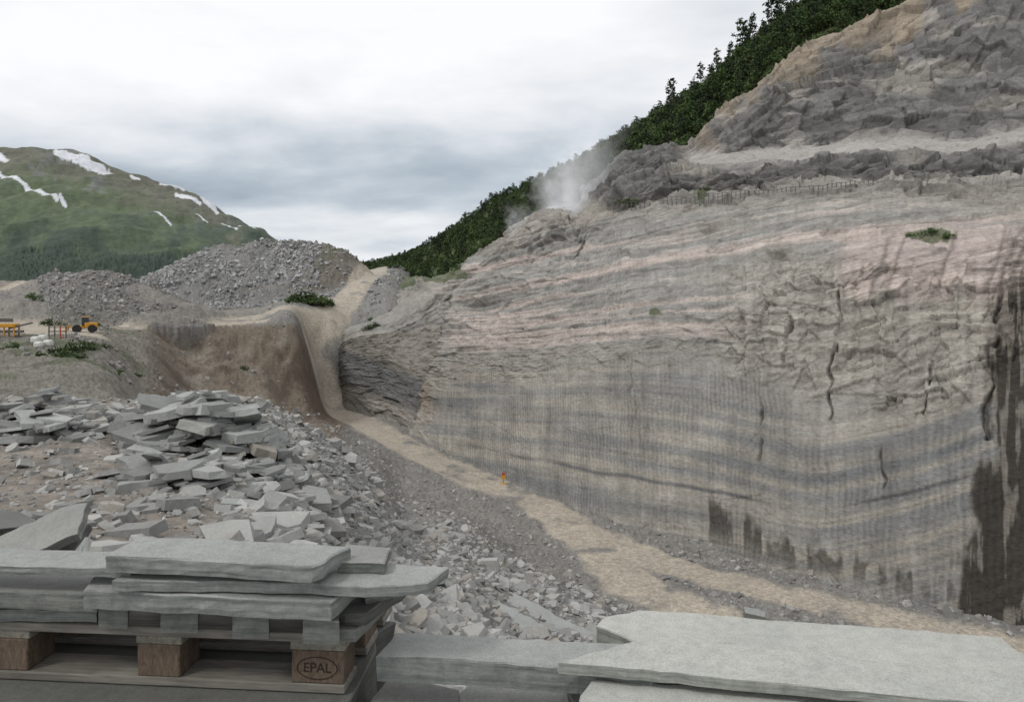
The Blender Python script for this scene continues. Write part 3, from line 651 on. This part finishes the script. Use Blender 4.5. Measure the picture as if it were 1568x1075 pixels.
for i,(ua,ub,v) in enumerate([(150,196,928),(245,303,934),(355,412,942),(463,520,950)]):
    ss(f'spacer_{i}',[(ua,v),(ua+6,v-60),(ub+8,v-58),(ub,v+1)],-.762,.058,m_slab_mid,step=.02,jit=.003)
ss('slab_a',[(126,903),(152,868),(560,875),(508,921)],-.702,.047,m_slab)
ss('slab_b',[(-260,896),(-240,850),(190,872),(150,910)],-.725,.045,m_slab_mid)
ss('slab_c',[(-260,930),(-240,890),(165,915),(150,935)],-.79,.03,m_slab)
ss('slab_d',[(-200,858),(-190,835),(240,846),(200,872)],-.655,.022,m_slab)
ss('slab_e',[(170,888),(210,862),(470,862),(600,862),(688,868),(655,892),(560,898),(480,893)],-.670,.026,m_slab)
ss('slab_f',[(160,851),(214,822),(330,824),(538,837),(478,867),(360,860)],-.612,.040,m_slab)
ss('slab_g',[(515,860),(530,833),(600,838),(590,862)],-.640,.028,m_slab_mid)
ss('slab_h',[(500,935),(520,900),(625,893),(560,940)],-.765,.03,m_slab_dark)
ss('slab_i',[(500,962),(520,915),(600,912),(545,965)],-.80,.03,m_slab_mid)
ss('slab_j',[(560,908),(540,880),(600,880),(620,895)],-.735,.03,m_slab_mid)
def lean(name,loc,size,rot,mat,seed):
    r=random.Random(seed); o=slab(name,[(-size[0]/2,-size[1]/2),(size[0]*.45,-size[1]*.5),(size[0]/2,size[1]*.3),(size[0]*.2,size[1]/2),(-size[0]*.5,size[1]*.4)],size[2]/2-EYE,size[2],mat,xy=True,step=.06,jit=.010,seed=seed)
    o.location=loc; o.rotation_euler=[math.radians(a_) for a_ in rot]; return o
gl=lambda u,Y,dz:((u-CX)/F*Y,Y,gzx((u-CX)/F*Y,Y)+dz)
lean('stone_slab',gl(62,4.7,.40),(.62,.38,.06),(26,-22,15),m_slab_mid,1)
lean('stone_slab',gl(62,4.75,.28),(.6,.4,.06),(22,-16,12),m_slab_dark,2)
lean('stone_slab',gl(98,4.4,.24),(.5,.36,.05),(12,-58,15),m_slab,3)
lean('stone_slab',gl(130,4.4,.14),(.4,.3,.05),(20,58,60),m_slab_light,4)
lean('stone_slab',gl(-10,5.0,.42),(.5,.4,.08),(10,10,70),m_slab_dark,5)
lean('stone_slab',gl(20,4.0,.12),(.4,.3,.05),(12,20,0),m_slab,6)
lean('stone_slab',gl(5,4.3,.24),(.4,.35,.06),(30,10,-20),m_slab_mid,7)
lean('stone_slab',gl(80,4.1,.10),(.4,.25,.05),(8,-30,35),m_slab_mid,8)
for k_,(u,Y,s,rz) in enumerate([(790,14,1.3,-40),(880,16,1.5,-38),(690,6.0,.45,20),(665,5.6,.4,-20),(815,18,1.6,-42),(560,7.8,.35,10),(475,8.2,.35,30),(430,7.2,.4,0),(370,8.0,.45,15),(640,6.5,.4,50)]):
    lean('stone_slab',gl(u,Y,.05),(s,s*.42,.06),(6,8,rz),m_slab,20+k_)
lean('boulder',gl(1155,75,.6),(2.2,1.4,.9),(6,8,-12),m_slab,40)

# ------------------------------------------------------------------ vegetation
def leafmat(name,c0,c1):
    m,nt,b=newmat(name); b.inputs['Roughness'].default_value=.7
    tc=N(nt,'ShaderNodeTexCoord').outputs['Object']; oi=N(nt,'ShaderNodeObjectInfo')
    n=noise(nt,.9,3,.6,tc); c=ramp(nt,n.outputs[0],[(.35,c0),(.65,c1)]).outputs[0]
    r=ramp(nt,oi.outputs['Random'],[(0,.5),(1,1.15)]).outputs[0]; c=mix(nt,'MULTIPLY',1,c,r); nt.links.new(c,b.inputs['Base Color']); return m
m_leaf=leafmat('birch_foliage',(.036,.066,.02),(.09,.135,.042)); m_pine=leafmat('pine_needles',(.020,.038,.016),(.05,.075,.032)); m_bark=newmat('bark')[0]; m_bark.node_tree.nodes['Principled BSDF'].inputs['Base Color'].default_value=(.10,.075,.055,1)
def tube(V,Fc,MI,a,b,r0,r1,n=6):
    a=Vector(a);b=Vector(b);d=(b-a).normalized(); x=d.orthogonal().normalized(); y=d.cross(x); s=len(V)
    for c_,r_ in ((a,r0),(b,r1)):
        for i in range(n):
            t=i/n*6.283; V.append(tuple(c_+x*math.cos(t)*r_+y*math.sin(t)*r_))
    for i in range(n):
        j=(i+1)%n; Fc.append((s+i,s+j,s+n+j,s+n+i)); MI.append(0)
def leaf(V,Fc,MI,c,s,r):
    n=Vector((r.gauss(0,1),r.gauss(0,1),r.gauss(.5,1))).normalized(); x=n.orthogonal().normalized(); y=n.cross(x); a=r.uniform(0,6.28); x,y=x*math.cos(a)+y*math.sin(a),y*math.cos(a)-x*math.sin(a)
    i=len(V); sx_=s*r.uniform(.6,1.2); sy_=s*r.uniform(.4,.9)
    for p_ in (x*sx_,y*sy_,x*-sx_,y*-sy_): V.append(tuple(c+p_+n*r.uniform(-.1,.1)*s))
    Fc.append((i,i+1,i+2,i+3)); MI.append(1)
def tree_mesh(kind,seed,h=10,nleaf=900,ls=.3):
    r=random.Random(seed); V=[];Fc=[];MI=[]
    if kind=='birch':
        p0=Vector((0,0,-1)); lean_=Vector((r.uniform(-.4,.4),r.uniform(-.4,.4),0))
        for k_ in range(5):
            p1=Vector((lean_.x*k_/4+r.uniform(-.1,.1),lean_.y*k_/4,h*.85*(k_+1)/5)); tube(V,Fc,MI,p0,p1,.16*(1-k_/6),.16*(1-(k_+1)/6)); p0=p1
        cl=[]
        for k_ in range(17):
            z=h*r.uniform(.15,.92); a=r.uniform(0,6.28); rad=h*.32*math.sin(min(1,(z/h)*1.1)*math.pi*.80+.35)*r.uniform(.35,1.1)
            c_=Vector((math.cos(a)*rad,math.sin(a)*rad,z)); cl.append((c_,h*r.uniform(.08,.16))); tube(V,Fc,MI,(lean_.x*z/h,lean_.y*z/h,z*.8),c_,.06,.02,4)
        for k_ in range(nleaf):
            c_,R=r.choice(cl); d=Vector((r.gauss(0,1),r.gauss(0,1),r.gauss(0,.8))).normalized()*R*r.uniform(.3,1.15); leaf(V,Fc,MI,c_+d,ls*r.uniform(.6,1.3),r)
    elif kind=='bush':
        cl=[]
        for k_ in range(9):
            a=r.uniform(0,6.28); rad=r.uniform(0,1.0); c_=Vector((math.cos(a)*rad,math.sin(a)*rad,r.uniform(.15,.75)*(1.15-rad*.6))); cl.append((c_,r.uniform(.25,.45))); tube(V,Fc,MI,(0,0,-.2),c_,.03,.01,4)
        for k_ in range(nleaf):
            c_,R=r.choice(cl); d=Vector((r.gauss(0,1),r.gauss(0,1),r.gauss(0,.8))).normalized()*R*r.uniform(.3,1.15); leaf(V,Fc,MI,c_+d,ls*r.uniform(.6,1.3),r)
    else:
        p0=Vector((0,0,-1))
        for k_ in range(5):
            p1=Vector((r.uniform(-.12,.12),r.uniform(-.12,.12),h*.97*(k_+1)/5)); tube(V,Fc,MI,p0,p1,.2*(1-k_/5.5),.2*(1-(k_+1)/5.5)); p0=p1
        nb=26
        for k_ in range(nb):
            z=h*(.26+.72*k_/nb)+r.uniform(-.3,.3); a=k_*2.4+r.uniform(-.5,.5); ln=h*.22*(1-(z/h)**2.2*.8)*r.uniform(.4,1.2)
            e=Vector((math.cos(a)*ln,math.sin(a)*ln,z+ln*r.uniform(-.05,.35))); tube(V,Fc,MI,(0,0,z),e,.05,.02,4)
            for q_ in range(nleaf//nb):
                t=r.uniform(.3,1.08)**.7; c_=Vector((0,0,z)).lerp(e,t)+Vector((r.gauss(0,.28),r.gauss(0,.28),r.gauss(0,.2)))*(h/12); leaf(V,Fc,MI,c_,ls*r.uniform(.5,1.1),r)
    me=bpy.data.meshes.new(kind+'_mesh'); me.from_pydata(V,[],Fc); me.materials.append(m_bark); me.materials.append(m_pine if kind=='pine' else m_leaf)
    me.polygons.foreach_set('material_index',MI); me.update(); return me
birches=[tree_mesh('birch',i,9,650,.38) for i in range(5)]; pines=[tree_mesh('pine',30+i,13,720,.38) for i in range(4)]
bushes=[tree_mesh('bush',60+i,1,420,.10) for i in range(3)]
forest=empty('distant_forest')
def put(me,name,loc,s,parent=None):
    o=bpy.data.objects.new(name,me); o.location=loc; o.scale=(s*random.uniform(.9,1.2),s*random.uniform(.9,1.2),s); o.rotation_euler=(0,0,random.uniform(0,6.28)); return link(o,parent)
nH=PH.shape
for k_ in range(2400):
    i=random.uniform(.04,.80)*(nH[0]-1); j=random.uniform(0,1)**1.1*(nH[1]-2)
    p_=PH[int(i),int(j)]
    U_=p_[0]/p_[1]*F+CX
    if U_>1480: continue
    fr=i/(nH[0]-1)
    if fr<.14 and random.random()<.6: m_,s=random.choice(bushes),random.uniform(1.5,3)
    elif random.random()<.2: m_,s=random.choice(pines),random.uniform(.5,.8)
    else: m_,s=random.choice(birches),random.uniform(.5,.95)
    if p_[1]>500: s*=1.1
    put(m_,'forest_tree',(p_[0],p_[1],p_[2]-.3),s,forest)
def hillz(u,Y):
    X=(u-CX)/F*Y; d=(PH[...,0]-X)**2+(PH[...,1]-Y)**2; i=np.unravel_index(np.argmin(d),d.shape); return PH[i]
for u,Y,s in [(1025,278,1.25),(1045,285,.7),(1075,268,1.1),(1100,262,1.1),(1118,255,1.0),(1137,252,1.35),(1155,246,1.2),(1180,240,1.4),(1195,238,1.3),(1215,236,1.2),(1090,262,.8),(1240,232,1.0),(1012,290,.7),(960,315,.65),(1145,250,1.0)]:
    p_=hillz(u,Y); put(random.choice(pines),'pine_tree',(p_[0],p_[1],p_[2]-.3),s)
def bush(u,Y,s,name='bush'):
    x=(u-CX)/F*Y; put(random.choice(bushes),name,(x,Y,gzx(x,Y)-.1),s)
for u,Y,s in [(455,222,3.4),(468,226,4.8),(482,228,5.2),(495,230,3.8),(505,231,2.4),(445,219,2.2),(75,135,1.8),(50,150,1.8),(85,82,1.0),(96,80,1.2),(108,84,1.5),(128,88,1.9),(122,80,1.0),(60,80,.7),(180,84,.7),(210,100,.8),(20,86,1.3),(160,98,.9),(320,128,1.3),(375,150,1.3),(568,230,1.6),(590,345,3),(600,350,3),(620,345,3),(650,340,3.5),(600,325,2.4),(530,300,2.6),(520,296,2.),(635,315,2.6),(610,330,2.6),(150,134,1.3),(100,82,.8),(140,92,1.0)]:
    bush(u,Y,s)
for u,v,s in [(1078,296,2.4),(1068,298,1.8),(960,310,1.2),(945,311,1.1),(1425,362,1.2),(1450,366,1.0),(1395,366,.9),(1040,224,4),(1025,228,4.0),(1005,232,4),(985,236,3.5),(1052,226,3),(730,390,3),(745,382,3),(712,402,3),(700,414,3),(570,493,2),(560,497,1.6)]:
    p_=wallpt(u,v); put(random.choice(bushes),'bush',(p_[0],p_[1],p_[2]-.2),s)

# ------------------------------------------------------------------ fence on the bench
def simple(name,c,r=.7,metal=0):
    m,nt,b=newmat(name); b.inputs['Roughness'].default_value=r; b.inputs['Metallic'].default_value=metal
    n=noise(nt,3,5,.6,N(nt,'ShaderNodeTexCoord').outputs['Object']); nt.links.new(ramp(nt,n.outputs[0],[(.3,tuple(x*.7 for x in c)),(.65,c)]).outputs[0],b.inputs['Base Color']); return m
m_post=simple('fence_timber',(.13,.12,.11)); m_yel=simple('machine_paint',(.62,.30,.03),.45); m_blk=simple('rubber',(.03,.03,.03)); m_glass=simple('cab_glass',(.05,.06,.07),.15); m_white=simple('white_sack',(.65,.64,.6)); m_red=simple('red_paint',(.5,.07,.03),.5); m_gre=simple('steel',(.16,.16,.16),.5)
V=[];Fc=[];MI=[]; prev=None
for u in np.arange(938,1392,7):
    v=np.interp(u,[938,1330,1392],[318,289,285])
    q_=Vector(world(u,v,np.exp(np.interp(u,cu,CT[:,4,2]))-.5)); p_=Vector(wallpt(u,v)); p_=p_*.35+q_*.65
    tube(V,Fc,MI,p_+Vector((0,0,-1.0)),p_+Vector((0,0,1.3)),.09,.08,5)
    if prev:
        for hh in (.6,1.2): tube(V,Fc,MI,prev+Vector((0,0,hh)),p_+Vector((0,0,hh)),.05,.05,4)
    prev=p_
me=bpy.data.meshes.new('fence'); me.from_pydata(V,[],Fc); me.materials.append(m_post); link(bpy.data.objects.new('safety_fence',me))

# ------------------------------------------------------------------ machines on terrace
def wheel(name,parent,loc,r,w):
    V=[];Fc=[];MI=[]; tube(V,Fc,MI,(0,-w/2,0),(0,w/2,0),r,r,20)
    Fc+= [tuple(range(20)),tuple(range(39,19,-1))]; me=bpy.data.meshes.new(name); me.from_pydata(V,[],Fc); me.materials.append(m_blk); o=link(bpy.data.objects.new(name,me),parent); o.location=loc
    bm=o.modifiers.new('b','BEVEL'); bm.width=.08; bm.segments=2
ld=empty('wheel_loader',gl(128,116,0)); ld.rotation_euler=(0,0,math.radians(28)); ld.scale=(.85,.85,.85)
box('engine_hood',.2,2.4,-.8,.8,.9,1.9,m_yel,ld,.15); box('front_frame',-1.6,.2,-.5,.5,.7,1.3,m_yel,ld,.08)
box('cab',-.3,.9,-.7,.7,1.3,2.9,m_glass,ld,.08); box('cab_roof',-.4,1.0,-.8,.8,2.9,3.05,m_yel,ld,.05)
for i,(x_,y_) in enumerate([(-1.1,-.85),(-1.1,.85),(1.5,-.85),(1.5,.85)]): wheel(f'wheel_{i}',ld,(x_,y_,.7),.7,.5)
box('lift_arm_l',-2.7,-.8,-.55,-.4,.9,1.15,m_yel,ld,.03); box('lift_arm_r',-2.7,-.8,.4,.55,.9,1.15,m_yel,ld,.03)
bme=bpy.data.meshes.new('bucket'); bme.from_pydata([(x_,y_,z_) for y_ in(-1.3,1.3) for x_,z_ in((-2.6,1.5),(-2.5,.4),(-3.6,.2),(-3.5,.35),(-2.75,.55))],[],[(0,1,6,5),(1,2,7,6),(2,3,8,7),(3,4,9,8),(4,0,5,9),(0,4,3,2,1),(5,6,7,8,9)]); bme.materials.append(m_yel); link(bpy.data.objects.new('bucket',bme),ld)
cv=empty('screening_machine',gl(10,98,0)); cv.rotation_euler=(0,0,math.radians(10)); cv.scale=(.85,.85,.85)
box('hopper',-1.6,1.6,-1,1,1.5,2.1,m_yel,cv,.1); box('chassis',-2.4,2.4,-.6,.6,.6,1.0,m_gre,cv,.05)
for i,x_ in enumerate((-1.5,0,1.5)): box(f'leg_{i}',x_-.1,x_+.1,-.9,-.7,0,1.5,m_yel,cv,.02); box(f'leg_b{i}',x_-.1,x_+.1,.7,.9,0,1.5,m_yel,cv,.02)
o=box('conveyor',-.2,3.2,-.4,.4,-.12,.12,m_gre,cv,.03); o.location=(2.2,0,1.8); o.rotation_euler=(0,math.radians(-15),0)
o=box('ladder_frame',-1.5,1.5,-1.15,-1.05,2.4,3.0,m_post,cv,.02)
rk=empty('timber_rack',gl(88,98,0))
for i,x_ in enumerate((-1.2,-.4,.4,1.2)): box(f'post_{i}',x_-.07,x_+.07,-.07,.07,0,1.8,m_red if i==2 else m_post,rk,.01)
box('rail_a',-1.3,1.3,-.05,.05,.9,1.05,m_post,rk,.01); box('rail_b',-1.3,1.3,-.05,.05,1.5,1.62,m_post,rk,.01)
for i,(u,Y) in enumerate([(55,90),(66,92),(74,89),(60,88)]):
    x_,y_,z_=gl(u,Y,.4); o=box('bulk_bag',x_-.5,x_+.5,y_-.5,y_+.5,z_-.5,z_+.4,m_white,None,.25)
sg=empty('warning_sign',gl(771,132.5,0))
box('post',-.06,.06,-.05,.05,-.2,2.2,m_gre,sg,.01); box('panel_yellow',-.42,.42,-.09,-.055,.9,1.6,m_yel,sg,.01); box('panel_red',-.30,.30,-.09,-.055,1.62,2.1,m_red,sg,.01); box('foot',-.5,.5,-.3,.3,-.2,.15,m_yel,sg,.03)

# ------------------------------------------------------------------ drilling dust
dm=bpy.data.materials.new('dust'); dm.use_nodes=True; nt=dm.node_tree; nt.nodes.clear()
def M(op,a,b=None,c=None): return Mn(nt,op,a,b,c)
out=N(nt,'ShaderNodeOutputMaterial'); vs=N(nt,'ShaderNodeVolumePrincipled'); vs.inputs['Color'].default_value=(.98,.97,.96,1); vs.inputs['Anisotropy'].default_value=.0
vs.inputs['Emission Color'].default_value=(.93,.95,1,1)  # added glow in the plume stands in for light scattered inside the dust
tc=N(nt,'ShaderNodeTexCoord')
nz=noise(nt,2.0,6,.7,tc.outputs['Object']); sb=N(nt,'ShaderNodeSeparateXYZ'); nt.links.new(tc.outputs['Object'],sb.inputs[0])
xc=M('MULTIPLY_ADD',sb.outputs[2],-.26,sb.outputs[0]); xc=M('ADD',xc,M('MULTIPLY',M('SUBTRACT',nz.outputs[0],.5),1.7)); rad=M('SQRT',M('ADD',M('POWER',xc,2),M('POWER',sb.outputs[1],2)))
wid=M('MULTIPLY_ADD',M('ABSOLUTE',M('ADD',sb.outputs[2],.6)),-.13,.60)
f_=M('MAXIMUM',M('SUBTRACT',wid,rad),0); f_=M('MULTIPLY',f_,M('MAXIMUM',M('MULTIPLY_ADD',sb.outputs[2],-.42,.48),0)); f_=M('MULTIPLY',f_,M('MAXIMUM',M('MULTIPLY_ADD',nz.outputs[0],4.0,-1.6),0))
den=M('MULTIPLY',f_,.85)
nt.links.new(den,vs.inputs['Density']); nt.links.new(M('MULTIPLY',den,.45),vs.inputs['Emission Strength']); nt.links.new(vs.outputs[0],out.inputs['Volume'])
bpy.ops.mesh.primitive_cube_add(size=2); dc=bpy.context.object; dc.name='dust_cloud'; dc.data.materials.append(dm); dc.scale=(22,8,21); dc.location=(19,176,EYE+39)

# ------------------------------------------------------------------ sky & light
w=bpy.data.worlds.new('World'); bpy.context.scene.world=w; w.use_nodes=True; nt=w.node_tree; nt.nodes.clear()
out=N(nt,'ShaderNodeOutputWorld'); sky=N(nt,'ShaderNodeTexSky',sky_type='NISHITA'); sky.sun_disc=False; sky.sun_elevation=math.radians(50); sky.sun_rotation=math.radians(-125)
b1=N(nt,'ShaderNodeBackground'); b1.inputs[1].default_value=.1; nt.links.new(sky.outputs[0],b1.inputs[0])
tc=N(nt,'ShaderNodeTexCoord').outputs['Generated']; sp_=N(nt,'ShaderNodeSeparateXYZ'); nt.links.new(tc,sp_.inputs[0])
zc=M('MAXIMUM',sp_.outputs[2],0); dv=M('ADD',zc,.22); cx_=M('DIVIDE',sp_.outputs[0],dv); cy_=M('DIVIDE',sp_.outputs[1],dv)
cb=N(nt,'ShaderNodeCombineXYZ'); nt.links.new(cx_,cb.inputs[0]); nt.links.new(cy_,cb.inputs[1]); nt.links.new(M('MULTIPLY',zc,2.0),cb.inputs[2])
mp=N(nt,'ShaderNodeMapping'); mp.inputs['Scale'].default_value=(.75,1.0,1); mp.inputs['Location'].default_value=(3.3,1.1,0); nt.links.new(cb.outputs[0],mp.inputs[0])
nA=noise(nt,1.2,7,.52,mp.outputs[0]); nA.inputs['Distortion'].default_value=.2
nB=noise(nt,3.4,6,.5,mp.outputs[0])
base=ramp(nt,sp_.outputs[2],[(0,.85),(.07,.92),(.095,.62),(.16,.40),(.22,.62),(.30,.92),(1,1.0)])
base.color_ramp.interpolation='EASE'
val=M('ADD',base.outputs[0],M('MULTIPLY',M('SUBTRACT',nA.outputs[0],.5),1.5)); val=M('ADD',val,M('MULTIPLY',M('SUBTRACT',nB.outputs[0],.5),.5))
cc=ramp(nt,val,[(.18,(.33,.39,.45)),(.45,(.50,.56,.62)),(.66,(.72,.75,.79)),(.86,(.88,.89,.91)),(1,(.97,.975,.985))])
b2=N(nt,'ShaderNodeBackground'); b2.inputs[1].default_value=1.06; nt.links.new(cc.outputs[0],b2.inputs[0])
ms=N(nt,'ShaderNodeMixShader'); ms.inputs[0].default_value=.94; nt.links.new(b1.outputs[0],ms.inputs[1]); nt.links.new(b2.outputs[0],ms.inputs[2]); nt.links.new(ms.outputs[0],out.inputs[0])
sl=bpy.data.lights.new('sun','SUN'); sl.energy=1.5; sl.angle=math.radians(11); sl.color=(1,.975,.94); so=link(bpy.data.objects.new('sun',sl))
dirv=Vector((-.62,-.42,.85)); so.rotation_euler=dirv.to_track_quat('Z','Y').to_euler()

cam=bpy.data.cameras.new('camera'); cam.sensor_width=36; cam.lens=36*F/1568; cam.shift_y=-(537.5-HY)/1568; cam.clip_end=30000; cam.clip_start=.05
co=link(bpy.data.objects.new('camera',cam)); co.location=(0,0,EYE); co.rotation_euler=(math.pi/2,0,0)
sc=bpy.context.scene; sc.camera=co; sc.view_settings.view_transform='Standard'; sc.view_settings.look='None'; sc.view_settings.exposure=0
